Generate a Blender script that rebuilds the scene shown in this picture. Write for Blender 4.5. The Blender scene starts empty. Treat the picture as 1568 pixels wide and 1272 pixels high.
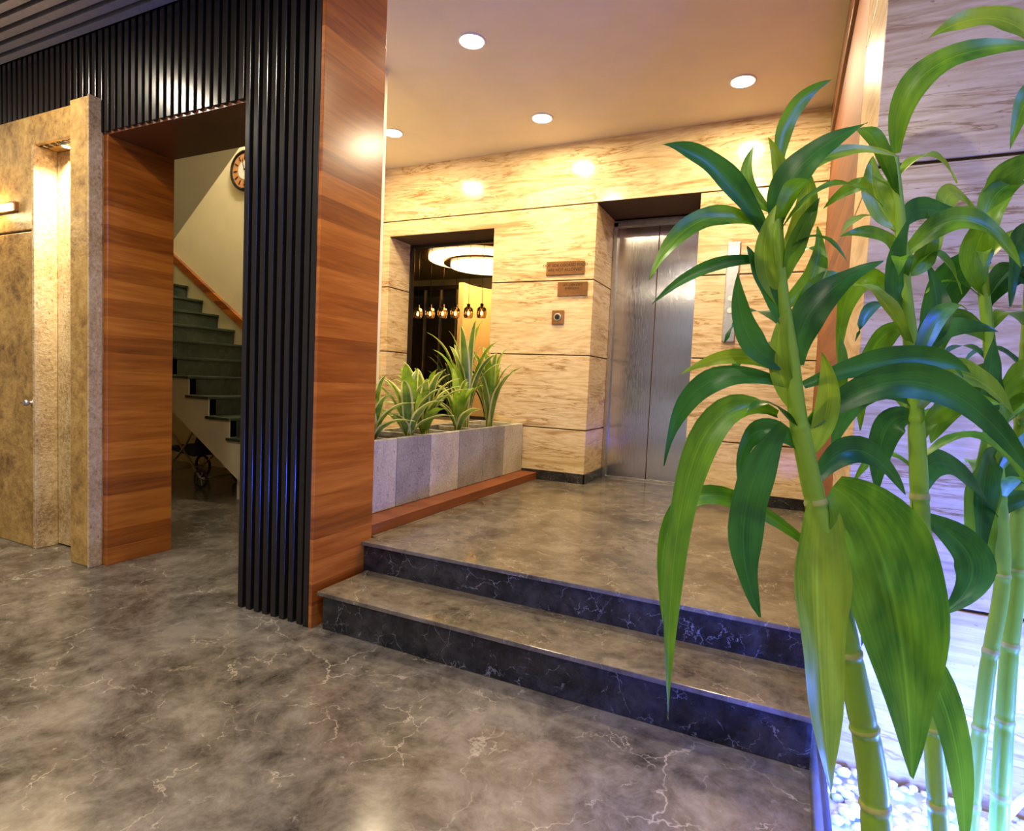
import bpy, bmesh, math, random
from mathutils import Vector, Matrix
random.seed(7)
scene = bpy.context.scene
COL = scene.collection
H = 1.2   # camera height

# ------------------------------------------------------------------ helpers
def new_mat(name):
    m = bpy.data.materials.new(name); m.use_nodes = True
    nt = m.node_tree
    b = nt.nodes["Principled BSDF"]
    return m, nt, b

def ramp(nt, fac, stops, interp='LINEAR'):
    r = nt.nodes.new("ShaderNodeValToRGB")
    cr = r.color_ramp; cr.interpolation = interp
    while len(cr.elements) < len(stops): cr.elements.new(0.5)
    for e, (p, c) in zip(cr.elements, stops):
        e.position = p
        e.color = (c[0], c[1], c[2], 1) if len(c) == 3 else c
    nt.links.new(fac, r.inputs[0])
    return r.outputs[0]

def coords(nt, scale=(1, 1, 1), kind='Object', loc=(0, 0, 0)):
    tc = nt.nodes.new("ShaderNodeTexCoord")
    mp = nt.nodes.new("ShaderNodeMapping")
    mp.inputs['Scale'].default_value = scale
    mp.inputs['Location'].default_value = loc
    nt.links.new(tc.outputs[kind], mp.inputs[0])
    return mp.outputs[0]

def noise(nt, vec, scale, detail=4, rough=0.55, dist=0.0, out=0):
    n = nt.nodes.new("ShaderNodeTexNoise")
    n.inputs['Scale'].default_value = scale
    n.inputs['Detail'].default_value = detail
    n.inputs['Roughness'].default_value = rough
    n.inputs['Distortion'].default_value = dist
    nt.links.new(vec, n.inputs['Vector'])
    return n.outputs[out]

def mixc(nt, fac, a, b, mode='MIX'):
    m = nt.nodes.new("ShaderNodeMix"); m.data_type = 'RGBA'; m.blend_type = mode
    def setin(i, v):
        if hasattr(v, 'default_value'): nt.links.new(v, m.inputs[i])
        elif isinstance(v, (int, float)): m.inputs[i].default_value = v
        else: m.inputs[i].default_value = (v[0], v[1], v[2], 1)
    setin(0, fac); setin(6, a); setin(7, b)
    return m.outputs[2]

def math_(nt, op, a, b=None):
    m = nt.nodes.new("ShaderNodeMath"); m.operation = op
    for i, v in enumerate((a, b)):
        if v is None: continue
        if hasattr(v, 'default_value'): nt.links.new(v, m.inputs[i])
        else: m.inputs[i].default_value = v
    return m.outputs[0]

def bump(nt, b, h, strength=0.3, dist=0.01):
    n = nt.nodes.new("ShaderNodeBump")
    n.inputs['Strength'].default_value = strength
    n.inputs['Distance'].default_value = dist
    nt.links.new(h, n.inputs['Height'])
    nt.links.new(n.outputs[0], b.inputs['Normal'])

def simple(name, col, rough=0.5, metal=0.0, emit=None, estr=0.0, nscale=30, var=0.12):
    m, nt, b = new_mat(name)
    v = coords(nt)
    n = noise(nt, v, nscale, 3)
    d = tuple(c * (1 - var) for c in col); l = tuple(min(1, c * (1 + var)) for c in col)
    nt.links.new(ramp(nt, n, [(0.3, d), (0.7, l)]), b.inputs['Base Color'])
    b.inputs['Roughness'].default_value = rough
    b.inputs['Metallic'].default_value = metal
    if emit:
        b.inputs['Emission Color'].default_value = (*emit, 1)
        b.inputs['Emission Strength'].default_value = estr
    return m

# ------------------------------------------------------------------ materials
def travertine(name, c1, c2, c3, rough=0.28):
    m, nt, b = new_mat(name)
    v = coords(nt, (0.6, 0.6, 4.6))
    n1 = noise(nt, v, 1.7, 7, 0.56, 1.1)
    col = ramp(nt, n1, [(0.32, c3), (0.42, c2), (0.50, c1), (0.57, c2), (0.63, c1), (0.72, c2)])
    # dark wavy sediment bands, broken by a gate
    v2 = coords(nt, (0.8, 0.8, 8.5), loc=(3, 1, 2))
    n2 = noise(nt, v2, 1.5, 8, 0.60, 1.4)
    a = math_(nt, 'ABSOLUTE', math_(nt, 'SUBTRACT', n2, 0.5))
    line = ramp(nt, a, [(0.0, (0.34, 0.21, 0.11)), (0.010, (0.66, 0.52, 0.38)), (0.030, (1, 1, 1))])
    gate = ramp(nt, noise(nt, coords(nt, (0.9, 0.9, 2.8)), 1.9, 4), [(0.44, (0, 0, 0)), (0.56, (1, 1, 1))])
    col = mixc(nt, math_(nt, 'MULTIPLY', gate, 0.85), col, line, 'MULTIPLY')
    n3 = noise(nt, coords(nt, (3.5, 3.5, 24)), 2.6, 4, 0.6)
    soft = ramp(nt, n3, [(0.30, (0.72, 0.62, 0.50)), (0.55, (1, 1, 1))])
    col = mixc(nt, 0.6, col, soft, 'MULTIPLY')
    n4 = noise(nt, coords(nt, (18, 18, 50)), 2.4, 3, 0.6)
    pit = ramp(nt, n4, [(0.27, (0.30, 0.18, 0.09)), (0.33, (1, 1, 1))])
    col = mixc(nt, 0.6, col, pit, 'MULTIPLY')
    nt.links.new(col, b.inputs['Base Color'])
    b.inputs['Roughness'].default_value = rough
    bump(nt, b, n3, 0.04, 0.01)
    return m
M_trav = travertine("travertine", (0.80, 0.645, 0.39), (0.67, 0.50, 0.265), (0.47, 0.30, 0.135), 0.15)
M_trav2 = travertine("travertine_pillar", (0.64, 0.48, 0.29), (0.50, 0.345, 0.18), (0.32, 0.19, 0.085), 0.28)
M_groove = simple("groove", (0.07, 0.04, 0.018), 0.8)

def marble(name, dark, mid, light, vein, rough, vs=1.0, veinamt=0.75):
    m, nt, b = new_mat(name)
    v = coords(nt)
    n1 = noise(nt, v, 1.9 * vs, 10, 0.70, 0.4)
    n2 = noise(nt, v, 8.0 * vs, 9, 0.76, 0.4)
    f = math_(nt, 'ADD', math_(nt, 'MULTIPLY', n1, 0.6), math_(nt, 'MULTIPLY', n2, 0.4))
    col = ramp(nt, f, [(0.40, dark), (0.49, mid), (0.60, light)])
    def cracks(scale, width, seed, dist):
        vv = coords(nt, loc=(seed, seed * .7, 0.3))
        wob = noise(nt, vv, scale * 1.6, 5, 0.6, 0, 1)
        add = nt.nodes.new("ShaderNodeVectorMath"); add.operation = 'MULTIPLY_ADD'
        nt.links.new(wob, add.inputs[0]); add.inputs[1].default_value = (dist,) * 3
        nt.links.new(vv, add.inputs[2])
        vo = nt.nodes.new("ShaderNodeTexVoronoi"); vo.feature = 'DISTANCE_TO_EDGE'
        vo.inputs['Scale'].default_value = scale
        nt.links.new(add.outputs[0], vo.inputs['Vector'])
        return ramp(nt, vo.outputs['Distance'], [(0.0, (1, 1, 1)), (width, (0, 0, 0))])
    gate = ramp(nt, noise(nt, coords(nt, loc=(5, 2, 1)), 3.4 * vs, 6, 0.65), [(0.49, (0, 0, 0)), (0.62, (1, 1, 1))])
    gate2 = ramp(nt, noise(nt, coords(nt, loc=(1, 7, 1)), 5.0 * vs, 6, 0.65), [(0.51, (0, 0, 0)), (0.60, (1, 1, 1))])
    g1 = mixc(nt, gate, (0, 0, 0), cracks(2.0 * vs, 0.010, 3.1, 0.35 / vs))
    g2 = mixc(nt, gate2, (0, 0, 0), cracks(5.5 * vs, 0.018, 9.7, 0.16 / vs))
    vm = math_(nt, 'MULTIPLY', mixc(nt, 1.0, g1, g2, 'ADD'), veinamt)
    fl = ramp(nt, noise(nt, v, 21, 4, 0.6, 0.5), [(0.68, (0, 0, 0)), (0.74, (1, 1, 1))])
    tot = math_(nt, 'MAXIMUM', vm, math_(nt, 'MULTIPLY', fl, 0.6 * veinamt))
    col = mixc(nt, tot, col, vein)
    nt.links.new(col, b.inputs['Base Color'])
    r = ramp(nt, n2, [(0.3, (rough * .75,) * 3), (0.7, (rough * 1.25,) * 3)])
    nt.links.new(r, b.inputs['Roughness'])
    return m
M_floor = marble("marble_floor", (0.038, 0.032, 0.026), (0.115, 0.100, 0.082), (0.22, 0.195, 0.162), (0.56, 0.50, 0.40), 0.18, 1.0, 0.50)
M_tread = marble("marble_tread", (0.055, 0.044, 0.032), (0.13, 0.108, 0.080), (0.21, 0.178, 0.135), (0.58, 0.51, 0.39), 0.16, 1.4, 0.45)
M_riser = marble("marble_riser", (0.006, 0.006, 0.008), (0.018, 0.018, 0.019), (0.045, 0.043, 0.042), (0.42, 0.41, 0.40), 0.13, 2.0, 0.5)
M_green = marble("stair_marble", (0.018, 0.028, 0.02), (0.035, 0.052, 0.038), (0.06, 0.08, 0.06), (0.2, 0.25, 0.2), 0.35, 2.0, 0.4)

def wood(name, c1, c2, c3, rough=0.22, plank=0.105, coat=0.35):
    m, nt, b = new_mat(name)
    tc = nt.nodes.new("ShaderNodeTexCoord")
    sep = nt.nodes.new("ShaderNodeSeparateXYZ"); nt.links.new(tc.outputs['Object'], sep.inputs[0])
    row = math_(nt, 'FLOOR', math_(nt, 'DIVIDE', sep.outputs[2], plank))
    wn = nt.nodes.new("ShaderNodeTexWhiteNoise"); wn.noise_dimensions = '1D'
    nt.links.new(row, wn.inputs['W'])
    off = nt.nodes.new("ShaderNodeCombineXYZ")
    nt.links.new(math_(nt, 'MULTIPLY', wn.outputs[0], 7.0), off.inputs[0])
    nt.links.new(math_(nt, 'MULTIPLY', wn.outputs[0], 11.0), off.inputs[1])
    add = nt.nodes.new("ShaderNodeVectorMath"); add.operation = 'ADD'
    nt.links.new(tc.outputs['Object'], add.inputs[0]); nt.links.new(off.outputs[0], add.inputs[1])
    mp = nt.nodes.new("ShaderNodeMapping"); mp.inputs['Scale'].default_value = (1.0, 1.0, 17)
    nt.links.new(add.outputs[0], mp.inputs[0])
    gr = noise(nt, mp.outputs[0], 2.0, 8, 0.62, 0.5)
    f = math_(nt, 'ADD', math_(nt, 'MULTIPLY', gr, 0.72), math_(nt, 'MULTIPLY', wn.outputs[0], 0.28))
    col = ramp(nt, f, [(0.25, c3), (0.48, c2), (0.72, c1)])
    nt.links.new(col, b.inputs['Base Color'])
    b.inputs['Roughness'].default_value = rough
    b.inputs['Coat Weight'].default_value = coat
    b.inputs['Coat Roughness'].default_value = 0.2
    return m
M_wood = wood("teak_veneer", (0.50, 0.165, 0.018), (0.31, 0.084, 0.008), (0.165, 0.038, 0.004), 0.25)
M_wood2 = wood("dark_teak", (0.22, 0.07, 0.02), (0.13, 0.038, 0.010), (0.07, 0.02, 0.006), 0.3)
M_wood3 = wood("matte_teak", (0.25, 0.072, 0.014), (0.165, 0.042, 0.008), (0.09, 0.022, 0.004), 0.6, 0.105, 0.0)
M_slat = simple("black_lacquer", (0.011, 0.0085, 0.007), 0.24)
M_slatback = simple("slat_backing", (0.004, 0.004, 0.004), 0.6)
M_cslat = simple("ceiling_slat_metal", (0.36, 0.35, 0.34), 0.4, 0.3)
M_ceil = simple("ceiling_paint", (0.74, 0.655, 0.48), 0.7, nscale=4, var=0.03)
M_cream = simple("cream_paint", (0.78, 0.70, 0.48), 0.7, nscale=5, var=0.03)
M_white = simple("white_paint", (0.75, 0.73, 0.68), 0.6, nscale=5, var=0.03)
M_bronze = simple("bronze_plate", (0.34, 0.17, 0.07), 0.3, 0.8)
M_dial = simple("clock_dial", (0.50, 0.24, 0.09), 0.5)
M_darktext = simple("engraving", (0.03, 0.015, 0.008), 0.6)
M_steel = simple("steel", (0.55, 0.53, 0.50), 0.3, 1.0)
M_blackm = simple("black_metal", (0.01, 0.01, 0.012), 0.3, 0.2)
M_rubber = simple("rubber", (0.015, 0.015, 0.015), 0.6)

def brushed():
    m, nt, b = new_mat("brushed_steel")
    n = noise(nt, coords(nt, (140, 140, 1.5)), 3, 3, 0.6)
    n2 = noise(nt, coords(nt, (0.6, 0.6, 1.3)), 1.2, 2, 0.5)
    nt.links.new(ramp(nt, n2, [(0.35, (0.52, 0.48, 0.43)), (0.60, (0.72, 0.73, 0.75))]), b.inputs['Base Color'])
    nt.links.new(ramp(nt, n, [(0.3, (0.09,) * 3), (0.7, (0.16,) * 3)]), b.inputs['Roughness'])
    b.inputs['Metallic'].default_value = 1.0
    bump(nt, b, n, 0.20, 0.002)
    return m
M_brush = brushed()

def rough_stone(name, c1, c2, c3, bscale=22, bstr=0.5, rough=0.75):
    m, nt, b = new_mat(name)
    v = coords(nt)
    n1 = noise(nt, v, 3.0, 8, 0.7, 0.4)
    n2 = noise(nt, v, bscale, 6, 0.75, 0.2)
    f = math_(nt, 'ADD', math_(nt, 'MULTIPLY', n1, 0.5), math_(nt, 'MULTIPLY', n2, 0.5))
    col = ramp(nt, f, [(0.38, c3), (0.48, c2), (0.60, c1)])
    vo = nt.nodes.new("ShaderNodeTexVoronoi"); vo.inputs['Scale'].default_value = 26
    nt.links.new(coords(nt, (1, 1, 0.45)), vo.inputs['Vector'])
    pit = ramp(nt, vo.outputs['Distance'], [(0.07, (0.3, 0.2, 0.1)), (0.18, (1, 1, 1))])
    col = mixc(nt, 0.6, col, pit, 'MULTIPLY')
    nt.links.new(col, b.inputs['Base Color'])
    b.inputs['Roughness'].default_value = rough
    bump(nt, b, n2, bstr, 0.02)
    return m
M_ochre = rough_stone("ochre_stone", (0.58, 0.37, 0.11), (0.38, 0.22, 0.058), (0.16, 0.082, 0.022), 16, 0.4, 0.42)
M_ochre_l = rough_stone("bushed_stone", (0.80, 0.62, 0.36), (0.58, 0.40, 0.18), (0.30, 0.18, 0.07), 45, 0.9)
M_pl1 = rough_stone("planter_stone_light", (0.64, 0.60, 0.48), (0.50, 0.46, 0.36), (0.34, 0.31, 0.23), 60, 0.6)
M_pl2 = rough_stone("planter_stone_grey", (0.40, 0.38, 0.32), (0.31, 0.29, 0.24), (0.20, 0.19, 0.155), 60, 0.6)
M_soil = rough_stone("soil", (0.07, 0.045, 0.025), (0.04, 0.025, 0.015), (0.015, 0.01, 0.006), 80, 1.0, 0.95)

def emis(name, col, s):
    m, nt, b = new_mat(name)
    b.inputs['Base Color'].default_value = (*col, 1)
    b.inputs['Emission Color'].default_value = (*col, 1)
    b.inputs['Emission Strength'].default_value = s
    return m
M_lamp = emis("lamp_glow", (1.0, 0.88, 0.66), 22)
M_ring = emis("ring_glow", (1.0, 0.74, 0.34), 4)
M_bulb = emis("bulb_glow", (1.0, 0.62, 0.25), 6)
M_blueled = emis("blue_led", (0.15, 0.3, 1.0), 25)

def glassy(name, col, rough=0.02, ior=1.45, tr=1.0):
    m, nt, b = new_mat(name)
    b.inputs['Base Color'].default_value = (*col, 1)
    b.inputs['Roughness'].default_value = rough
    b.inputs['Transmission Weight'].default_value = tr
    b.inputs['IOR'].default_value = ior
    return m
M_glass = glassy("clear_glass", (0.75, 0.88, 1.0), 0.25)
M_dglass = simple("dark_glass", (0.006, 0.008, 0.007), 0.06)

def leafmat(name, c_dark, c_mid, c_margin, margin=0.0):
    m, nt, b = new_mat(name)
    uv = nt.nodes.new("ShaderNodeUVMap")
    sep = nt.nodes.new("ShaderNodeSeparateXYZ"); nt.links.new(uv.outputs[0], sep.inputs[0])
    d = math_(nt, 'ABSOLUTE', math_(nt, 'SUBTRACT', sep.outputs[0], 0.5))
    cb = nt.nodes.new("ShaderNodeCombineXYZ")
    nt.links.new(math_(nt, 'MULTIPLY', sep.outputs[0], 16.0), cb.inputs[0])
    nt.links.new(sep.outputs[1], cb.inputs[1])
    st = noise(nt, cb.outputs[0], 1.3, 3, 0.6)
    tc = nt.nodes.new("ShaderNodeTexCoord")
    big = noise(nt, tc.outputs['Generated'], 7, 3)
    f = math_(nt, 'ADD', math_(nt, 'MULTIPLY', st, 0.3), math_(nt, 'MULTIPLY', big, 0.7))
    col = ramp(nt, f, [(0.38, c_dark), (0.60, c_mid)])
    rib = ramp(nt, d, [(0.0, (1, 1, 1)), (0.04, (0, 0, 0))])
    col = mixc(nt, math_(nt, 'MULTIPLY', rib, 0.3), col, tuple(min(1, c * 1.6 + .01) for c in c_mid))
    if margin > 0:
        e = ramp(nt, d, [(0.5 - margin - .03, (0, 0, 0)), (0.5 - margin, (1, 1, 1))])
        col = mixc(nt, e, col, c_margin)
    nt.links.new(col, b.inputs['Base Color'])
    b.inputs['Roughness'].default_value = 0.36
    tr = nt.nodes.new("ShaderNodeBsdfTranslucent"); nt.links.new(col, tr.inputs[0])
    mx = nt.nodes.new("ShaderNodeMixShader"); mx.inputs[0].default_value = 0.35
    nt.links.new(b.outputs[0], mx.inputs[1]); nt.links.new(tr.outputs[0], mx.inputs[2])
    nt.links.new(mx.outputs[0], nt.nodes["Material Output"].inputs[0])
    return m
M_leafA = leafmat("leaf_green", (0.05, 0.17, 0.006), (0.18, 0.38, 0.012), (0, 0, 0))
M_leafB = leafmat("leaf_deep", (0.012, 0.085, 0.010), (0.05, 0.20, 0.02), (0, 0, 0))
M_leafC = leafmat("leaf_bright", (0.13, 0.28, 0.010), (0.34, 0.50, 0.03), (0, 0, 0))
M_leafV = leafmat("leaf_variegated", (0.09, 0.19, 0.02), (0.26, 0.38, 0.05), (0.80, 0.76, 0.24), 0.16)
M_leafD = leafmat("leaf_dark", (0.01, 0.04, 0.01), (0.03, 0.09, 0.02), (0.3, 0.3, 0.1), 0.08)  # darker greens for the plants behind the window
M_cane = simple("bamboo_cane", (0.24, 0.42, 0.035), 0.35, nscale=14, var=0.3)
M_canenode = simple("bamboo_node", (0.42, 0.42, 0.12), 0.5)

# ------------------------------------------------------------------ geometry helpers
def empty(name, loc=(0, 0, 0)):
    e = bpy.data.objects.new(name, None); e.location = loc
    e.empty_display_size = 0.1
    COL.objects.link(e); return e

def finish(bm, name, mats, parent=None, bevel=0, smooth=False, seg=2):
    me = bpy.data.meshes.new(name); bm.normal_update(); bm.to_mesh(me); bm.free()
    for m in mats: me.materials.append(m)
    o = bpy.data.objects.new(name, me); COL.objects.link(o)
    if parent: o.parent = parent
    if smooth:
        for p in me.polygons: p.use_smooth = True
    if bevel:
        md = o.modifiers.new("bevel", 'BEVEL'); md.width = bevel; md.segments = seg
        md.limit_method = 'ANGLE'; md.angle_limit = 0.6
    return o

def box(bm, x0, x1, y0, y1, z0, z1, mi=0):
    vs = [bm.verts.new((x, y, z)) for x in (x0, x1) for y in (y0, y1) for z in (z0, z1)]
    idx = [(0, 1, 3, 2), (4, 6, 7, 5), (0, 4, 5, 1), (2, 3, 7, 6), (0, 2, 6, 4), (1, 5, 7, 3)]
    fs = []
    for f in idx:
        fc = bm.faces.new([vs[i] for i in f]); fc.material_index = mi; fs.append(fc)
    return fs

def boxes(name, lst, mats, parent=None, bevel=0):
    bm = bmesh.new()
    for b in lst: box(bm, *b)
    return finish(bm, name, mats, parent, bevel)

def prism(bm, pts, axis, a0, a1, mi=0):
    def mk(p, a):
        return (p[0], a, p[1]) if axis == 'Y' else ((a, p[0], p[1]) if axis == 'X' else (p[0], p[1], a))
    A = [bm.verts.new(mk(p, a0)) for p in pts]; B = [bm.verts.new(mk(p, a1)) for p in pts]
    n = len(pts); fs = [bm.faces.new(A), bm.faces.new(B[::-1])]
    for i in range(n): fs.append(bm.faces.new((A[i], B[i], B[(i + 1) % n], A[(i + 1) % n])))
    for f in fs: f.material_index = mi
    bmesh.ops.recalc_face_normals(bm, faces=fs)

def smoothpts(P, sub=8):
    P = [Vector(p) for p in P]; out = []
    Q = [P[0] * 2 - P[1]] + P + [P[-1] * 2 - P[-2]]
    for i in range(1, len(Q) - 2):
        for k in range(sub):
            t = k / sub
            a, b, c, d = Q[i - 1], Q[i], Q[i + 1], Q[i + 2]
            out.append(0.5 * ((2 * b) + (c - a) * t + (2 * a - 5 * b + 4 * c - d) * t * t + (3 * b - a - 3 * c + d) * t ** 3))
    out.append(P[-1]); return out

def tube(bm, pts, rad, seg=10, mi=0, cap=True, mif=None):
    rings = []; prev = None
    n = len(pts)
    for i, p in enumerate(pts):
        t = (pts[min(i + 1, n - 1)] - pts[max(i - 1, 0)]).normalized()
        if prev is None:
            u = t.orthogonal().normalized()
        else:
            u = (prev - t * prev.dot(t)).normalized()
        prev = u; v = t.cross(u)
        r = rad(i / (n - 1)) if callable(rad) else rad
        rings.append([bm.verts.new(p + (u * math.cos(a) + v * math.sin(a)) * r) for a in [2 * math.pi * k / seg for k in range(seg)]])
    for i in range(n - 1):
        for k in range(seg):
            f = bm.faces.new((rings[i][k], rings[i][(k + 1) % seg], rings[i + 1][(k + 1) % seg], rings[i + 1][k]))
            f.smooth = True; f.material_index = mif(i) if mif else mi
    if cap:
        for r in (rings[0][::-1], rings[-1]):
            f = bm.faces.new(r); f.material_index = mi

def lathe(bm, prof, center=(0, 0, 0), axis='Z', seg=32, mi=0, smooth=True):
    c = Vector(center); rings = []
    for r, h in prof:
        ring = []
        for k in range(seg):
            a = 2 * math.pi * k / seg
            x, y = r * math.cos(a), r * math.sin(a)
            v = Vector((x, y, h)) if axis == 'Z' else Vector((x, -h, y))
            if axis == 'X': v = Vector((h, x, y))
            ring.append(bm.verts.new(c + v))
        rings.append(ring)
    for i in range(len(rings) - 1):
        for k in range(seg):
            f = bm.faces.new((rings[i][k], rings[i][(k + 1) % seg], rings[i + 1][(k + 1) % seg], rings[i + 1][k]))
            f.smooth = smooth; f.material_index = mi
    for r in (rings[0], rings[-1]):
        try:
            f = bm.faces.new(r); f.material_index = mi
        except Exception: pass

def leaf(bm, uvl, base, mid, tip, width, face=Vector((0, -1, 0)), mi=0, fold=0.25, nseg=14, twist=0.0, wpeak=0.42, basew=0.3):
    base, mid, tip = Vector(base), Vector(mid), Vector(tip)
    ctrl = mid * 2 - (base + tip) * 0.5
    rows = []
    cols = [-1, -0.5, 0, 0.5, 1]
    for i in range(nseg + 1):
        s = i / nseg
        p = base * (1 - s) ** 2 + ctrl * 2 * s * (1 - s) + tip * s * s
        t = ((ctrl - base) * (1 - s) + (tip - ctrl) * s)
        if t.length < 1e-6: t = tip - base
        t.normalize()
        nrm = face - t * face.dot(t)
        if nrm.length < 1e-3: nrm = t.orthogonal()
        nrm.normalize()
        nrm = Matrix.Rotation(twist * (s - 0.3), 3, t) @ nrm
        side = t.cross(nrm)
        if s < wpeak: w = basew + (1 - basew) * math.sin(math.pi / 2 * s / wpeak)
        else: w = math.cos(math.pi / 2 * (s - wpeak) / (1 - wpeak)) ** 0.85
        w = max(w, 0.012) * width * 0.5
        rip = 0.04 * width * math.sin(s * 17 + base.x * 50)
        row = []
        for c in cols:
            q = p + side * (c * w) + nrm * (fold * w * abs(c) + rip * c * abs(c))
            row.append((bm.verts.new(q), (c * 0.5 + 0.5, s)))
        rows.append(row)
    for i in range(nseg):
        for k in range(len(cols) - 1):
            q = [rows[i][k], rows[i][k + 1], rows[i + 1][k + 1], rows[i + 1][k]]
            f = bm.faces.new([x[0] for x in q]); f.smooth = True; f.material_index = mi
            for lp, x in zip(f.loops, q): lp[uvl].uv = x[1]

LS = 0.50     # global lamp power scale
def light(name, typ, loc, energy, color, parent=None, size=0.1, rot=None, **kw):
    l = bpy.data.lights.new(name, typ); l.energy = energy * LS; l.color = color
    if typ == 'AREA': l.shape = kw.pop('shape', 'DISK'); l.size = size
    elif typ in ('POINT', 'SPOT'): l.shadow_soft_size = size
    for k, v in kw.items(): setattr(l, k, v)
    o = bpy.data.objects.new(name, l); o.location = loc
    if rot: o.rotation_euler = rot
    COL.objects.link(o)
    if parent: o.parent = parent
    return o

# ------------------------------------------------------------------ room shell
boxes("floor", [(-8.6, 3.6, -3.2, 9.2, -0.12, 0.0)], [M_floor])

ZP = 0.336
steps = boxes("marble_steps", [
    (-1.885, 0.195, 2.03, 2.40, 0.0, 0.162, 1),
    (-1.905, 0.195, 2.012, 2.40, 0.162, 0.182, 0),
    (-1.925, 0.195, 2.365, 4.735, 0.0, ZP - 0.02, 1),
    (-1.928, 0.195, 2.347, 4.735, ZP - 0.02, ZP, 0),
], [M_tread, M_riser], bevel=0.003)
boxes("floor_platform", [(-2.56, -1.93, 2.45, 4.745, 0.0, ZP), (-3.74, -2.56, 3.25, 4.745, 0.0, ZP), (-1.516, -0.68, 4.735, 5.34, 0, ZP)], [M_tread])

# travertine back wall
rows = [ZP, 0.80, 1.445, 2.09, 2.73, 3.25]
g = 0.005
bm = bmesh.new()
def trav(bm, x0, x1, y0, y1, zlo, zhi, rws, core=0.010):
    for a, b in zip(rws[:-1], rws[1:]):
        lo, hi = max(a, zlo), min(b, zhi)
        if hi - lo < 0.01: continue
        box(bm, x0, x1, y0, y1, lo + (g if lo > ZP + .01 else 0), hi - (g if hi < 3.2 else 0), 0)
    box(bm, x0 + core, x1 - core, y0 + core, y1 - core, zlo, zhi, 1)
trav(bm, -3.90, -3.657, 4.75, 5.17, 0, 2.73, rows)
trav(bm, -3.657, -2.485, 4.75, 5.17, 0, 0.80, rows)
trav(bm, -3.657, -2.485, 4.75, 5.17, 2.58, 2.73, rows)
trav(bm, -2.485, -1.516, 4.75, 5.34, 0, 2.73, rows)
trav(bm, -0.68, 0.20, 4.75, 5.34, 0, 2.73, rows)
trav(bm, -3.90, 0.20, 4.75, 5.34, 2.73, 3.25, rows)
finish(bm, "wall_back", [M_trav, M_groove], bevel=0.002)
boxes("baseboard_back", [(-2.10, -1.50, 4.735, 4.75, ZP, ZP + .085), (-1.516, -1.501, 4.735, 5.28, ZP, ZP + .085),
                         (-0.68, 0.195, 4.735, 4.75, ZP, ZP + .085)], [M_riser], bevel=0.002)
boxes("wall_elevator_shaft", [(-1.6, -0.6, 5.40, 5.5, 0, 3.25)], [M_groove])

# elevator
el = empty("elevator_door", (-1.10, 5.3, ZP))
def adopt(o, par):
    o.parent = par; o.matrix_parent_inverse = Matrix.Translation(-Vector(par.location)); return o
def child_boxes(name, lst, mats, par, bevel=0):
    return adopt(boxes(name, lst, mats, None, bevel), par)
child_boxes("door_leaf_left", [(-1.48, -1.1025, 5.31, 5.335, ZP + .012, 2.66)], [M_brush], el, 0.002)
child_boxes("door_leaf_right", [(-1.0975, -0.715, 5.31, 5.335, ZP + .012, 2.66)], [M_brush], el, 0.002)
child_boxes("door_gap", [(-1.108, -1.092, 5.335, 5.338, ZP, 2.66)], [M_blackm], el)
child_boxes("jambs", [(-1.514, -1.475, 5.28, 5.34, ZP, 2.70), (-0.72, -0.682, 5.28, 5.34, ZP, 2.70), (-1.514, -0.682, 5.28, 5.34, 2.66, 2.715)], [M_steel], el, 0.002)
child_boxes("sill", [(-1.48, -0.715, 5.285, 5.34, ZP, ZP + .01)], [M_steel], el, 0.001)

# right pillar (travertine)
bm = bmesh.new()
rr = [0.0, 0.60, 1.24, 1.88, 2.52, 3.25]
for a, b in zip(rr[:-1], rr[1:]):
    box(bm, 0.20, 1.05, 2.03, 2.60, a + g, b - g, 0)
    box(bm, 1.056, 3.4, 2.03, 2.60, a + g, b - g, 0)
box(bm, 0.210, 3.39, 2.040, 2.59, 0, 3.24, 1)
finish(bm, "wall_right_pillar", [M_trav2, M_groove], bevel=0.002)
boxes("wall_right", [(0.20, 0.30, 2.605, 5.34, 0, 3.03)], [M_wood3])
boxes("trim_beam_right", [(0.18, 0.30, 2.605, 4.745, 3.03, 3.25)], [M_wood2], bevel=0.003)

# ceilings
boxes("ceiling", [(-3.9, 0.3, 2.03, 5.34, 3.25, 3.35), (0.3, 3.4, 2.03, 5.3, 3.25, 3.35)], [M_ceil])
lst = [(-8.5, 3.5, -3.1, 2.03, 3.16, 3.30, 1)]
y = -3.0
while y < 2.0:
    lst.append((-8.5, 3.5, y, y + 0.045, 3.07, 3.12, 0)); y += 0.072
boxes("ceiling_slatted", lst, [M_cslat, M_slatback])
boxes("trim_fascia", [(-1.92, 0.2, 1.99, 2.03, 3.05, 3.30)], [M_white])

# slatted beam
bm = bmesh.new()
box(bm, -8.5, -2.44, 2.05, 2.43, 2.512, 3.35, 1)
x = -8.49
while x < -2.46:
    box(bm, x, x + 0.036, 2.02, 2.055, 2.505, 3.14, 0); x += 0.060
finish(bm, "beam_slatted", [M_slat, M_slatback], bevel=0.003)
boxes("trim_beam_soffit", [(-3.60, -2.44, 2.035, 2.43, 2.495, 2.512)], [M_wood2])
boxes("wall_upper_stair", [(-8.5, -2.46, 2.30, 2.43, 3.35, 4.6)], [M_cream])

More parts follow.
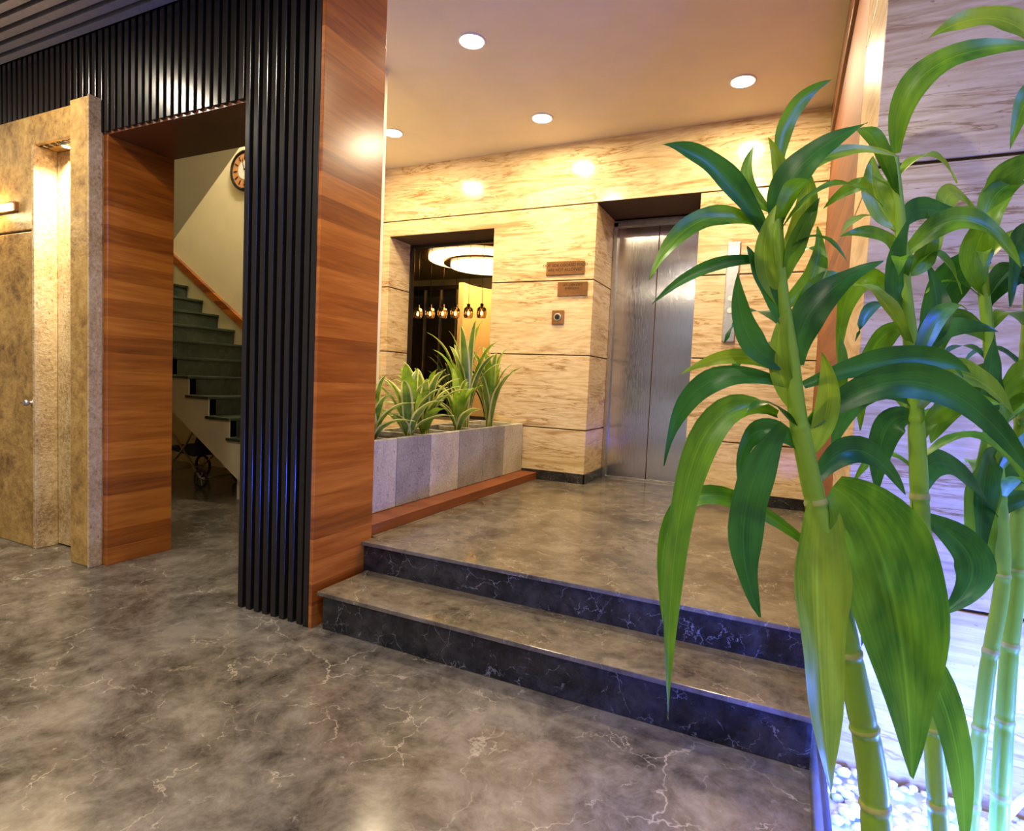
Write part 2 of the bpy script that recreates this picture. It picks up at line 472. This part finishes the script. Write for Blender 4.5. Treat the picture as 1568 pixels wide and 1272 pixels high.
# column
col = empty("slatted_wood_column", (-2.19, 2.23, 0))
child_boxes("core", [(-2.425, -1.965, 2.05, 2.43, 0, 3.24)], [M_slatback], col)
bm = bmesh.new()
n = 8; x0, x1 = -2.440, -1.985
for i in range(n):
    cx = x0 + (x1 - x0) * (i + 0.5) / n
    w = 0.0205
    prism(bm, [(cx - w, 2.052), (cx - w + .005, 2.010), (cx + w - .005, 2.010), (cx + w, 2.052)], 'Z', 0, 3.06, 0)
box(bm, -1.982, -1.950, 2.004, 2.052, 0, 3.06, 0)
adopt(finish(bm, "slats", [M_slat], None, 0.003), col)
child_boxes("veneer_panel", [(-1.950, -1.93, 2.006, 2.43, 0, 3.24)], [M_wood], col, 0.002)

boxes("wall_left_jamb", [(-3.60, -3.56, 2.035, 2.43, 0, 2.495)], [M_wood], bevel=0.002)
# stone wall left
bm = bmesh.new()
box(bm, -3.80, -3.605, 1.965, 2.42, 0, 2.69, 0)
box(bm, -8.5, -4.24, 2.0, 2.42, 0, 1.995, 0)
box(bm, -8.5, -4.24, 2.0, 2.42, 2.005, 2.69, 0)
box(bm, -8.4, -4.25, 2.01, 2.4, 1.99, 2.01, 1)
box(bm, -4.24, -3.80, 2.0, 2.42, 2.51, 2.69, 0)
box(bm, -4.24, -3.80, 2.16, 2.42, 0, 2.51, 1)
finish(bm, "wall_left", [M_ochre, M_blackm], bevel=0.006)
boxes("trim_stone_edge", [(-3.612, -3.598, 1.955, 2.03, 0.0, 2.69), (-4.262, -4.235, 1.992, 2.12, 0.0, 2.51)], [M_ochre_l], bevel=0.004)
dr = empty("door_left", (-4.05, 2.12, 0))
child_boxes("leaf", [(-4.235, -3.90, 2.12, 2.155, 0.01, 2.505)], [M_ochre_l], dr, 0.002)
child_boxes("metal_edge", [(-3.985, -3.90, 2.105, 2.12, 0.01, 2.505)], [M_steel], dr, 0.002)
child_boxes("track", [(-3.90, -3.802, 2.10, 2.155, 0.0, 2.505)], [M_blackm], dr, 0.002)
hd = empty("door_handle", (-4.27, 1.97, .93))
bm = bmesh.new(); lathe(bm, [(0.022, 0), (0.022, .006), (0.01, .008), (0.01, .03), (.02, .032), (.02, .045), (.012, .05)], (0, 0.03, 0), 'Y', 20)
tube(bm, [Vector((0, -0.012, 0)), Vector((-.05, -0.012, 0))], .006)
finish(bm, "knob", [M_steel], hd)
ns = empty("niche_spotlight", (-4.02, 2.06, 2.50))
bm = bmesh.new(); lathe(bm, [(0.032, 0.01), (0.032, -0.004), (0.024, -0.006)], (0, 0, 0), 'Z', 24); finish(bm, "rim", [M_steel], ns)
bm = bmesh.new(); lathe(bm, [(0.022, -0.004), (0.02, -0.008)], (0, 0, 0), 'Z', 24); finish(bm, "lens", [M_lamp], ns)
light("glow", 'SPOT', (0, 0, -0.02), 330, (1, .84, .55), ns, 0.02, spot_size=2.4, spot_blend=0.8)
wl = empty("wall_strip_light", (-4.62, 1.99, 2.16))
child_boxes("housing", [(-4.90, -4.42, 1.975, 2.0, 2.125, 2.185)], [M_bronze], wl, 0.004)
child_boxes("diffuser", [(-4.885, -4.435, 1.966, 1.977, 2.138, 2.172)], [emis("strip_glow", (1, .72, .32), 7)], wl, 0.003)
light("glow", 'POINT', (0, -0.06, 0), 10, (1, .75, .4), wl, 0.03)

# stairwell
boxes("wall_stair_back", [(-8.5, -3.9, 4.80, 4.95, 0, 4.6)], [M_cream])
boxes("wall_stair_left", [(-8.6, -8.5, -3.1, 9.1, 0, 4.6)], [M_cream])
boxes("ceiling_stair", [(-8.5, -2.46, 2.30, 4.95, 4.6, 4.7)], [M_white])
boxes("wall_divider", [(-2.62, -2.56, 2.44, 3.25, 0, 4.6), (-3.8, -2.62, 3.19, 3.25, 0, 4.6), (-3.8, -3.74, 3.25, 4.745, 0, 4.6)], [M_cream])
st = empty("staircase", (-5.5, 4.1, 0))
bm = bmesh.new()
rise, run = 0.18, 0.28
X0 = -4.516; Z0 = 0.753
for k in range(-2, 13):
    xn = X0 - k * run; zt = Z0 + k * rise
    box(bm, xn - 0.02, xn, 3.63, 4.79, zt - rise, zt - 0.02, 0)
    box(bm, xn - run - .02, xn + 0.02, 3.60, 4.79, zt - 0.025, zt, 0)
adopt(finish(bm, "treads", [M_green], None, 0.003), st)
bm = bmesh.new()
def nz(x): return Z0 + (X0 - x) / run * rise
xa, xb = -3.96, X0 - 12 * run
pts = [(xa, 0.0), (xa, nz(-3.96) - rise - .02)]
k = -2
while k < 13:
    xn = X0 - k * run; zt = Z0 + k * rise
    if k > -2: pts.append((xn, zt - rise - .026))
    pts.append((xn, zt - .026)); k += 1
pts.append((xb - run, Z0 + 12 * rise - .026)); pts.append((xb - run, nz(xb) - .47 + 0.1))
pts.append((-4.08, 0.0))
prism(bm, pts, 'Y', 3.625, 3.70, 0)
box(bm, -4.5, -4.0, 3.70, 4.79, 0.0, 0.30, 0)
adopt(finish(bm, "stringer", [M_cream]), st)
bm = bmesh.new()
prism(bm, [(-4.3, nz(-4.3) - .40), (xb, nz(xb) - .40), (xb, nz(xb) - .22), (-4.3, nz(-4.3) - .22)], 'Y', 3.70, 4.79, 0)
adopt(finish(bm, "waist_slab", [M_cream]), st)
bm = bmesh.new()
prism(bm, [(-4.1, nz(-4.1) + .10), (xb, nz(xb) + .16), (xb, nz(xb) + .26), (-4.1, nz(-4.1) + .20)], 'Y', 4.75, 4.80, 0)
adopt(finish(bm, "wall_rail", [M_wood]), st)
bm = bmesh.new()
s = 0.85
def zs(x): return 3.02 + (x + 4.49) * s
prism(bm, [(-6.4, zs(-6.4)), (-3.95, zs(-3.95)), (-3.95, zs(-3.95) + .2), (-6.4, zs(-6.4) + .2)], 'Y', 2.5, 3.58, 0)
adopt(finish(bm, "upper_flight_soffit", [M_white]), st)
sl = empty("stair_ceiling_light", (-5.0, 4.2, 4.59))
bm = bmesh.new(); lathe(bm, [(0.12, 0), (0.12, -.03), (.10, -.05)], (0, 0, 0), 'Z', 28); finish(bm, "lamp", [M_lamp], sl)
light("glow", 'POINT', (0, 0, -0.2), 190, (1, .84, .58), sl, 0.1)
ck = empty("wall_clock", (-5.74, 4.79, 3.47))
bm = bmesh.new(); lathe(bm, [(0.225, 0), (0.235, .02), (.225, .045), (.20, .05), (.195, .03)], (0, 0, 0), 'Y', 48); finish(bm, "rim", [M_blackm], ck)
bm = bmesh.new(); lathe(bm, [(0.198, .01), (0.198, .034)], (0, 0, 0), 'Y', 48); finish(bm, "dial", [M_dial], ck)
bm = bmesh.new(); lathe(bm, [(0.10, .03), (0.10, .038)], (0, 0, 0), 'Y', 48); finish(bm, "dial_centre", [M_white], ck)
bm = bmesh.new()
for k in range(12):
    a = k * math.pi / 6
    c = Vector((math.cos(a) * .15, -.036, math.sin(a) * .15)); d = Vector((math.cos(a), 0, math.sin(a))) * .026
    tube(bm, [c - d, c + d], .007, 6)
tube(bm, [Vector((0, -.043, 0)), Vector((.06, -.043, .07))], .005, 6); tube(bm, [Vector((0, -.043, 0)), Vector((-.03, -.043, .14))], .004, 6)
finish(bm, "marks_and_hands", [M_blackm], ck)
# stroller
sr = empty("baby_stroller", (-5.45, 4.05, 0))
bm = bmesh.new()
def wheel(cx, cy, r):
    pts = [Vector((cx + r * math.cos(a), cy, r + .012 + r * math.sin(a))) for a in [2 * math.pi * i / 24 for i in range(25)]]
    tube(bm, pts, .014, 8, 0, False)
    for i in range(5):
        a = i * math.pi * 2 / 5
        tube(bm, [Vector((cx, cy, r + .012)), Vector((cx + r * math.cos(a), cy, r + .012 + r * math.sin(a)))], .005, 6, 1)
for cy in (-.22, .22):
    wheel(-.28, cy, .11); wheel(.28, cy, .085)
    tube(bm, smoothpts([(-.28, cy, .12), (0, cy, .36), (.30, cy, .75), (.42, cy, .80)]), .012, 8, 1)
    tube(bm, smoothpts([(.28, cy, .10), (0.02, cy, .36), (-.2, cy, .55)]), .012, 8, 1)
tube(bm, [Vector((.42, -.22, .80)), Vector((.42, .22, .80))], .014, 8, 0)
tube(bm, [Vector((-.28, -.22, .12)), Vector((-.28, .22, .12))], .01, 8, 1)
tube(bm, [Vector((.28, -.22, .10)), Vector((.28, .22, .10))], .01, 8, 1)
prism(bm, [(-.25, .34), (.12, .30), (.30, .70), (.27, .71), (.10, .35), (-.25, .38)], 'Y', -.19, .19, 2)
prism(bm, [(.0, .74), (.12, .86), (.27, .85), (.33, .72), (.30, .71), (.25, .81), (.13, .82), (.03, .73)], 'Y', -.20, .20, 2)
finish(bm, "frame_and_seat", [M_rubber, M_steel, simple("stroller_fabric", (0.03, 0.03, 0.04), 0.8)], sr)

# rear room behind the window
boxes("wall_rear_room", [(-8.5, -0.5, 9.0, 9.1, 0, 3.4), (-2.2, -2.1, 5.35, 9.0, 0, 3.4)], [M_cream])
boxes("ceiling_rear_room", [(-8.5, -2.1, 5.18, 9.1, 2.98, 3.1)], [simple("olive_ceiling", (0.16, 0.15, 0.06), .5)])
pt = empty("glass_partition", (-5.5, 8.0, 0))
lst = [(-8.4, -4.42, 8.0, 8.03, 0.0, 2.62, 0)]
xx = -8.4
while xx < -4.4:
    lst.append((xx - .010, xx + .010, 7.97, 8.0, 0, 2.62, 1)); xx += 0.30
lst.append((-8.4, -4.40, 7.96, 8.04, 2.62, 2.68, 2))
child_boxes("panels_and_mullions", lst, [M_dglass, M_steel, M_blackm], pt)
bm = bmesh.new()
R = 1.0; CX = -3.32
inner = [(CX + R * math.cos(math.radians(100 + i * 5.5)), 7.5 + R * math.sin(math.radians(100 + i * 5.5))) for i in range(17)]
outer = [(CX + (R + .08) * math.cos(math.radians(100 + i * 5.5)), 7.5 + (R + .08) * math.sin(math.radians(100 + i * 5.5))) for i in range(17)]
for i in range(16):
    prism(bm, [outer[i], outer[i + 1], inner[i + 1], inner[i]], 'Z', 0, 2.6, 0)
finish(bm, "wall_curved", [M_cream])
rc = empty("ring_chandelier", (-4.05, 7.35, 2.90))
bm = bmesh.new()
def ring(cx, cy, cz, R, r, h, mi):
    lathe(bm, [(R - r, cz), (R - r, cz + h), (R + r, cz + h), (R + r, cz), (R - r, cz)], (cx, cy, 0), 'Z', 64, mi, False)
ring(0, 0, -0.02, .70, .035, .04, 0); ring(0.15, -.1, -.14, .46, .035, .04, 0)
ring(0, 0, 0.02, .76, .10, .025, 1); ring(0.15, -.1, -.10, .51, .085, .025, 1)
for a in range(4):
    an = a * math.pi / 2 + .4
    tube(bm, [Vector((.74 * math.cos(an), .74 * math.sin(an), .03)), Vector((.74 * math.cos(an), .74 * math.sin(an), .08))], .006, 6, 1)
    tube(bm, [Vector((.15 + .52 * math.cos(an), -.1 + .52 * math.sin(an), -.08)), Vector((.15 + .52 * math.cos(an), -.1 + .52 * math.sin(an), .08))], .006, 6, 1)
finish(bm, "rings", [M_ring, M_bronze], rc)
for i in range(6):
    pl = empty("pendant_lamp", (-4.40 + i * .19, 6.35, 2.02))
    bm = bmesh.new()
    lathe(bm, [(0.02, .09), (.055, .06), (.065, 0), (.055, -.05), (.045, -.06)], (0, 0, 0), 'Z', 20, 0)
    finish(bm, "shade", [glassy("amber_glass", (1, .6, .3), .1)], pl)
    bm = bmesh.new(); lathe(bm, [(0.008, .04), (.022, .02), (.024, -.01), (.008, -.03)], (0, 0, 0), 'Z', 12, 0); finish(bm, "bulb", [M_bulb], pl)
    bm = bmesh.new(); tube(bm, [Vector((0, 0, .09)), Vector((0, 0, .96))], .003, 6); lathe(bm, [(.022, .08), (.022, .12)], (0, 0, 0), 'Z', 12); finish(bm, "cord", [M_blackm], pl)
boxes("window_1", [(-3.657, -3.63, 5.10, 5.15, .80, 2.58), (-2.512, -2.485, 5.10, 5.15, .80, 2.58), (-3.63, -2.512, 5.10, 5.15, .80, .83), (-3.63, -2.512, 5.10, 5.15, 2.55, 2.58)], [M_blackm], bevel=.002)

# planter
pl = empty("stone_planter", (-2.33, 3.6, ZP))
boxes("trim_plinth", [(-2.555, -1.95, 2.445, 4.735, ZP, .398)], [M_wood3], bevel=.003)
bm = bmesh.new(); ys = [2.49 + i * .373 for i in range(7)]
for i in range(6):
    a, b = ys[i] + .002, ys[i + 1] - .002
    mi = [0, 1, 0, 1, 1, 0][i]
    box(bm, -2.14, -2.10, a, b, .40, .823, mi)
    box(bm, -2.55, -2.51, a, b, .40, .823, mi)
box(bm, -2.509, -2.141, 2.492, 2.53, .40, .823, 0); box(bm, -2.509, -2.141, 4.69, 4.725, .40, .823, 0)
for i in range(1, 6): box(bm, -2.509, -2.141, ys[i] - .015, ys[i] + .015, .40, .815, 0)
adopt(finish(bm, "stone_blocks", [M_pl1, M_pl2], None, .004), pl)
child_boxes("soil", [(-2.508, -2.142, 2.532, 4.688, .41, .785)], [M_soil], pl)

def rosette(name, loc, n, L, wid, spread, mats, seed, lean=(0, 0)):
    rnd = random.Random(seed)
    e = empty(name, loc)
    bm = bmesh.new(); uvl = bm.loops.layers.uv.new("UVMap")
    for i in range(n):
        az = i * 2.399 + rnd.uniform(-.3, .3)
        q = i / n
        out = spread * (0.25 + 0.75 * q) * rnd.uniform(.8, 1.15)
        l = L * rnd.uniform(.72, 1.05) * (1 - .15 * q)
        d = Vector((math.cos(az), math.sin(az) * .8, 0)); up_ = Vector((lean[0], lean[1], 1))
        base = d * 0.015
        hgt = l * math.cos(min(out, 1.35))
        tip = d * (l * math.sin(min(out, 1.4))) + up_ * hgt
        mid = d * (l * math.sin(out) * .38) + up_ * (hgt * .62 + l * .06)
        leaf(bm, uvl, base, mid, tip, wid * rnd.uniform(.8, 1.15), -d + Vector((0, 0, .6)), rnd.randrange(len(mats)), .35, 12, rnd.uniform(-.8, .8), .4, .55)
    return finish(bm, "leaves", mats, e)
pos = [(-2.24, 2.80, .46, 16, 1.15, 1), (-2.20, 3.12, .54, 18, 1.05, 2), (-2.28, 3.42, .58, 19, .98, 3), (-2.22, 3.78, .50, 16, 1.0, 4),
       (-2.30, 4.05, .90, 18, .55, 5), (-2.22, 4.30, .74, 18, .60, 6)]
for x, y, L, n, sp, sd in pos:
    rosette("variegated_dracaena", (x, y, .787), n, L, .075, sp, [M_leafV, M_leafV, M_leafC], sd, (0, -.05))
boxes("window_ledge", [(-3.7, -2.4, 5.18, 5.75, 0, .70)], [M_pl2], bevel=.004)
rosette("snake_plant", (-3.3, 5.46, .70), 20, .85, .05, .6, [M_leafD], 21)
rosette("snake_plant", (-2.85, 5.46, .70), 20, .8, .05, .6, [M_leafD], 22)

# signs & panels
def sign(name, cx, cz, w, h, lines, size):
    e = empty(name, (cx, 4.745, cz))
    bm = bmesh.new(); box(bm, -w / 2, w / 2, -.008, .004, -h / 2, h / 2); finish(bm, "plate", [M_bronze], e, .002)
    for i, t in enumerate(lines):
        c = bpy.data.curves.new("lettering", 'FONT'); c.body = t; c.size = size; c.align_x = 'CENTER'; c.extrude = .0005
        c.materials.append(M_darktext)
        o = bpy.data.objects.new("lettering", c); COL.objects.link(o); o.parent = e
        o.rotation_euler = (math.pi / 2, 0, 0); o.location = (0, -.0095, h / 2 - size * 1.15 * (i + 1) - .006)
sign("notice_sign", -1.775, 2.195, .35, .115, ["OUT SIDE COOKED FOOD", "ARE NOT ALLOWED"], .034)
sign("notice_sign", -1.70, 2.015, .27, .12, ["LIFT CAPACITY", "8 PERSONS"], .026)
cb = empty("call_button", (-1.82, 4.745, 1.772))
bm = bmesh.new(); box(bm, -.055, .055, -.012, .004, -.06, .06); finish(bm, "plate", [M_bronze], cb, .003)
bm = bmesh.new(); lathe(bm, [(.034, .01), (.034, .018), (.03, .02)], (0, 0, 0), 'Y', 28); finish(bm, "bezel", [M_steel], cb)
bm = bmesh.new(); lathe(bm, [(.022, .018), (.022, .024)], (0, 0, 0), 'Y', 28); finish(bm, "button", [M_blackm], cb)
ep = empty("elevator_call_panel", (-.41, 4.745, 1.95))
bm = bmesh.new(); box(bm, -.05, .05, -.02, .004, -.38, .38); finish(bm, "plate", [M_steel], ep, .01)
bm = bmesh.new(); box(bm, -.04, .04, -.026, -.018, .20, .35); finish(bm, "display", [emis("display_glow", (.9, .9, .8), .8)], ep, .002)
bm = bmesh.new()
for z in (-.05, -.14): lathe(bm, [(.022, .018), (.022, .027), (.018, .029)], (0, 0, z), 'Y', 24)
finish(bm, "buttons", [M_white], ep)

# downlights
WARM = (1.0, 0.80, 0.49)
def downlight(x, y, z, e=34, col=WARM, r=.075):
    d = empty("ceiling_downlight", (x, y, z))
    bm = bmesh.new(); lathe(bm, [(r + .012, .005), (r + .012, -.004), (r + .002, -.008), (r - .002, -.004)], (0, 0, 0), 'Z', 36); finish(bm, "trim_ring", [M_white], d)
    bm = bmesh.new(); lathe(bm, [(r - .002, -.003), (r - .004, -.009)], (0, 0, 0), 'Z', 36); finish(bm, "lens", [M_lamp], d)
    light("glow", 'AREA', (0, 0, -.02), e, col, d, r * 2)
for x, y in [(-1.85, 3.14), (-1.835, 4.23), (-.377, 4.18), (-.377, 3.14), (-3.126, 4.06)]:
    downlight(x, y, 3.25, 54)
for x, y in [(-3.9, 1.3), (-2.4, 1.0), (-.8, .7), (-3.6, -.8), (-1.6, -.9), (.6, -.9), (-6, .8)]:
    downlight(x, y, 3.07, 58, (1.0, .87, .67))

# trough with gravel and blue LEDs
tr = empty("pebble_trough", (1.2, 1.2, 0))
child_boxes("glass_rim", [(.15, .168, .35, 1.995, 0, .20, 0), (.168, 2.6, .35, .365, 0, .20, 0), (2.585, 2.6, .365, 1.995, 0, .20, 0)], [M_glass], tr, .002)
child_boxes("bed", [(.17, 2.58, .37, 1.995, .001, .05, 0)], [M_white], tr)
bm = bmesh.new()
rnd = random.Random(5)
ico = bmesh.new(); bmesh.ops.create_icosphere(ico, subdivisions=1, radius=1); IV = [v.co.copy() for v in ico.verts]; IF = [[v.index for v in f.verts] for f in ico.faces]; ico.free()
for i in range(3200):
    c = Vector((rnd.uniform(.19, 1.5), rnd.uniform(.6, 1.98), .055 + rnd.uniform(0, .02)))
    r = rnd.uniform(.010, .020); sc = Vector((rnd.uniform(.8, 1.3), rnd.uniform(.8, 1.3), rnd.uniform(.5, .8))) * r
    R = Matrix.Rotation(rnd.uniform(0, 6.28), 3, 'Z')
    vs = [bm.verts.new(c + R @ Vector((v.x * sc.x, v.y * sc.y, v.z * sc.z)) * rnd.uniform(.97, 1.03)) for v in IV]
    for f in IF: bm.faces.new([vs[k] for k in f]).smooth = True
adopt(finish(bm, "pebbles", [simple("white_pebble", (.8, .8, .8), .35)]), tr)
def led(x, y, z, e, col=(.07, .15, 1.0)):
    d = empty("led_spotlight", (x, y, z))
    bm = bmesh.new(); lathe(bm, [(.03, -.06), (.034, -.02), (.034, 0), (.028, .002)], (0, 0, 0), 'Z', 24); finish(bm, "body", [M_steel], d)
    bm = bmesh.new(); lathe(bm, [(.026, .001), (.024, .006)], (0, 0, 0), 'Z', 24); finish(bm, "lens", [M_blueled], d)
    light("glow", 'POINT', (0, 0, .04), e, col, d, .03)
led(.48, 1.60, .15, 120); led(.80, 1.45, .15, 120); led(1.25, 1.45, .15, 120); led(.24, 1.42, .20, 95, (.03, .08, 1))
# unseen blue light right of the frame, added to tint the leaves
d = empty("added_blue_light", (1.9, .5, 3.04))
bm = bmesh.new(); box(bm, -.05, .05, -.2, .2, -.03, .03); finish(bm, "body", [M_blackm], d, .004)
light("glow", 'POINT', (-.08, 0, -.1), 190, (.06, .17, 1), d, .08)
hs = empty("white_hose", (.5, 1.6, 0))
bm = bmesh.new()
tube(bm, smoothpts([(.0, .1, .12), (.05, .0, .35), (.12, -.05, .42), (.2, .0, .34), (.2, .08, .2), (.12, .1, .12)]), .009, 10)
tube(bm, smoothpts([(-.1, .2, .40), (.02, .12, .42), (.14, .1, .38), (.16, .1, .30)]), .006, 10)
finish(bm, "hose", [simple("white_rubber", (.85, .85, .85), .4)], hs)

# lucky bamboo
right = Vector((0.9037, 0.4259, 0.0442)); up = Vector((-0.0654, 0.0352, 0.9973))
fwd = Vector((-0.4232, 0.9041, -0.0597))
def bamboo(name, origin, scale, ox, oy, stems, leaves, seed, rads, extra=0):
    """plant modelled in its own slightly leaning frame: x right, z up, y away; unit = scale metres"""
    rnd = random.Random(seed)
    e = empty(name, origin)
    e.matrix_world = Matrix.Translation(Vector(origin)) @ Matrix(((right.x, fwd.x, up.x), (right.y, fwd.y, up.y), (right.z, fwd.z, up.z))).to_4x4() @ Matrix.Diagonal((scale, scale, scale, 1))
    bm = bmesh.new(); allP = []
    for S, rad in zip(stems, rads):
        P = smoothpts([(p[0] - ox, (p[2] if len(p) > 2 else 0), oy - p[1]) for p in S], 10)
        L = [0]
        for a, b in zip(P[:-1], P[1:]): L.append(L[-1] + (b - a).length)
        tot = L[-1]; node = 118.0
        PP = []; s = 0; j = 0; step = 4.0
        while s < tot:
            while L[j + 1] < s: j += 1
            t = (s - L[j]) / max(1e-6, L[j + 1] - L[j]); PP.append(P[j].lerp(P[j + 1], t)); s += step
        nn = len(PP); allP.append(PP)
        def rf(t, nn=nn, rad=rad):
            s = t * (nn - 1) * step + 40; ph = (s % node)
            dd = min(ph, node - ph)
            if t < .5: base = rad[0] + (rad[1] - rad[0]) * t / .5
            else: base = rad[1] + (rad[2] - rad[1]) * (t - .5) / .5
            amt = 1 if t < .5 else max(.25, 1 - (t - .5) * 3)
            return base * (1 + amt * (.10 * math.exp(-(dd / 4) ** 2) - .05 * math.exp(-((dd - 9) / 5) ** 2)))
        tube(bm, PP, rf, 16, 0, True, lambda i, nn=nn: 1 if (i < nn * .55 and min((i * step + 40) % node, node - (i * step + 40) % node) < 2.1) else 0)
    finish(bm, "canes", [M_cane, M_canenode], e)
    bm = bmesh.new(); uvl = bm.loops.layers.uv.new("UVMap")
    for (b, m, t, w, mi, *dz) in leaves:
        d = dz[0] if dz else rnd.uniform(-60, 60)
        B = (b[0] - ox, 0, oy - b[1]); Mi = (m[0] - ox, d * .6, oy - m[1]); T = (t[0] - ox, d, oy - t[1])
        leaf(bm, uvl, B, Mi, T, w, Vector((rnd.uniform(-.4, .4), -1, rnd.uniform(0, .5))), mi, rnd.uniform(.15, .4), 18, rnd.uniform(-.7, .7), .42, .3)
    for i in range(extra):       # further leaves spiralling up the canes
        PP = rnd.choice(allP); q = rnd.uniform(.52, .97); B = PP[int(q * (len(PP) - 1))]
        az = i * 2.4 + rnd.uniform(-.4, .4); d = Vector((math.cos(az), math.sin(az), 0)); Lf = rnd.uniform(90, 185)
        droop = rnd.uniform(-.9, .8)
        T = B + d * Lf * .8 + Vector((0, 0, Lf * (.25 + droop * .5))); Mi = B + d * Lf * .42 + Vector((0, 0, Lf * (.38 + droop * .15)))
        leaf(bm, uvl, B, Mi, T, rnd.uniform(20, 36), Vector((-d.x * .5, -d.y * .5 - .3, 1)), rnd.choice([0, 0, 1, 1, 2]), rnd.uniform(.15, .35), 14, rnd.uniform(-.6, .6), .42, .3)
    finish(bm, "leaves", [M_leafA, M_leafB, M_leafC], e)
    return e
def wpt(px, py, t):
    a = (px * 1.0204 - 800) / 900; b = (py * 1.0204 - 649) / 900
    return Vector((0, 0, H)) + (right * a - up * b + fwd) * t
U = 1.0204 / 900
LA = [((1175,365),(1090,272),(1003,240),40,1,-40),((1170,345),(1060,350),(982,440),34,0,-50),((1180,400),(1085,408),(1000,465),20,1,10),
((1193,270),(1215,170),(1285,110),28,0,20),((1190,330),(1192,270),(1172,215),24,2,-10),((1195,300),(1290,228),(1400,228),24,2,30),
((1190,350),(1212,268),(1310,203),48,1,-30),((1205,560),(1140,520),(1118,425),40,1,-30),((1222,560),(1242,470),(1340,405),50,1,-20),
((1200,430),(1215,370),(1245,310),30,0,-20),((1205,590),(1080,590),(1022,715),38,1,20),((1190,635),(1055,700),(1012,1080),48,0,-40),
((1200,650),(1135,790),(1155,938),62,1,-20),((1262,765),(1235,900),(1245,1190),96,2,-50),((1275,745),(1345,880),(1368,1165),134,0,-40),
((1230,590),(1380,550),(1470,572),40,1,-20),((1240,650),(1400,590),(1545,740),54,1,-50),((1205,575),(1130,545),(1045,572),24,2,10),
((1245,840),(1060,765),(1018,960),30,0,10),((1330,930),(1425,1060),(1445,1290),46,0,-40),((1190,470),(1250,420),(1262,340),34,0,20),
((1215,520),(1170,440),(1140,380),34,1,-10),((1190,330),(1150,280),(1165,210),22,0,20),((1225,660),(1290,590),(1300,500),30,0,30),((1240,700),(1170,660),(1140,740),36,1,30),
((1190,400),(1230,330),(1222,250),34,2,-10),((1205,520),(1255,440),(1300,420),34,0,10),((1245,740),(1320,690),(1400,760),44,1,20),((1230,640),(1190,560),(1200,470),30,2,-10),
((1260,770),(1330,850),(1330,1000),60,1,20),((1195,470),(1165,400),(1180,320),30,2,-20),((1235,700),(1262,620),(1250,540),34,2,-15)]
bamboo("lucky_bamboo", wpt(1345, 1310, .95), U * .95, 1345, 1310,
       [[(1345,1310),(1335,1180),(1312,1060),(1278,900),(1247,760),(1222,640),(1210,540),(1195,430),(1190,330),(1192,265)]], LA, 1, [(22, 16, 7)], 7)
LB = [((1410,565),(1470,500),(1575,500),34,1),((1390,470),(1320,430),(1300,560),38,0),((1378,350),(1345,300),(1342,235),44,2),
((1380,350),(1450,308),(1585,345),38,1),((1372,235),(1410,120),(1590,112),42,0),((1400,785),(1460,710),(1568,800),44,1),
((1410,790),(1478,860),(1425,935),54,1),((1385,390),(1460,345),(1530,420),40,0),((1400,620),(1330,600),(1290,700),44,1),
((1388,440),(1340,375),(1262,375),30,0),((1400,600),(1480,575),(1560,650),46,2),((1390,500),(1350,540),(1345,660),40,0),((1385,420),(1430,380),(1440,310),34,0),
((1405,660),(1440,620),(1500,620),34,0),((1378,300),(1340,270),(1290,300),26,0),((1400,640),(1360,660),(1350,760),44,1),((1400,540),(1440,480),(1430,400),40,1),((1385,470),(1350,430),(1370,340),34,1)]
bamboo("lucky_bamboo", wpt(1440, 1310, 1.12), U * 1.12, 1440, 1310,
       [[(1440,1310),(1425,1050),(1410,800),(1405,690),(1398,560),(1385,440),(1378,340),(1368,240)]], LB, 2, [(14, 13, 7)], 16)
LC = [((1530,690),(1480,780),(1500,870),54,0),((1508,450),(1470,390),(1505,320),42,0),((1510,390),(1470,440),(1462,545),56,1),
((1590,530),(1555,430),(1570,310),42,2),((1520,560),(1470,610),(1440,680),46,0),((1527,700),(1480,730),(1455,870),42,1),
((1580,760),(1500,800),(1560,880),54,1),((1600,240),(1540,290),(1560,390),52,0),((1620,110),(1560,8),(1462,22),52,2),((1600,180),(1570,150),(1535,235),34,0),
((1510,470),(1550,420),(1620,440),44,1),((1520,620),(1570,580),(1600,700),48,0),((1505,360),(1540,290),(1600,270),40,0),((1500,340),(1430,310),(1400,400),34,2),
((1515,520),(1440,500),(1420,600),40,0),((1595,400),(1530,380),(1500,480),44,1),((1590,620),(1540,640),(1530,760),46,0),((1525,640),(1490,600),(1480,520),40,1),((1528,760),(1560,720),(1620,760),44,1)]
bamboo("lucky_bamboo", wpt(1480, 1310, 1.25), U * 1.25, 1480, 1310,
       [[(1480,1310),(1510,1040),(1535,880),(1525,700),(1518,560),(1505,430),(1500,330)],
        [(1545,1310,20),(1560,1040,20),(1575,880,20),(1580,700,20),(1590,560,20),(1600,400,20),(1610,200,20),(1622,80,20)]], LC, 3, [(11, 10, 7), (13, 11, 8)], 20)

# world / camera
w = bpy.data.worlds.new("world"); scene.world = w; w.use_nodes = True
bg = w.node_tree.nodes["Background"]; bg.inputs[0].default_value = (0.80, 0.76, 0.82, 1); bg.inputs[1].default_value = 0.36

cam = bpy.data.cameras.new("camera"); co = bpy.data.objects.new("camera", cam); COL.objects.link(co)
cam.sensor_width = 36; cam.sensor_fit = 'HORIZONTAL'; cam.lens = 36 * 900 / 1600
cam.clip_start = 0.02
bk = -fwd
co.matrix_world = Matrix(((right.x, up.x, bk.x, 0), (right.y, up.y, bk.y, 0), (right.z, up.z, bk.z, H), (0, 0, 0, 1)))
scene.camera = co
scene.view_settings.view_transform = 'Standard'
scene.view_settings.look = 'None'
scene.view_settings.exposure = 0.0
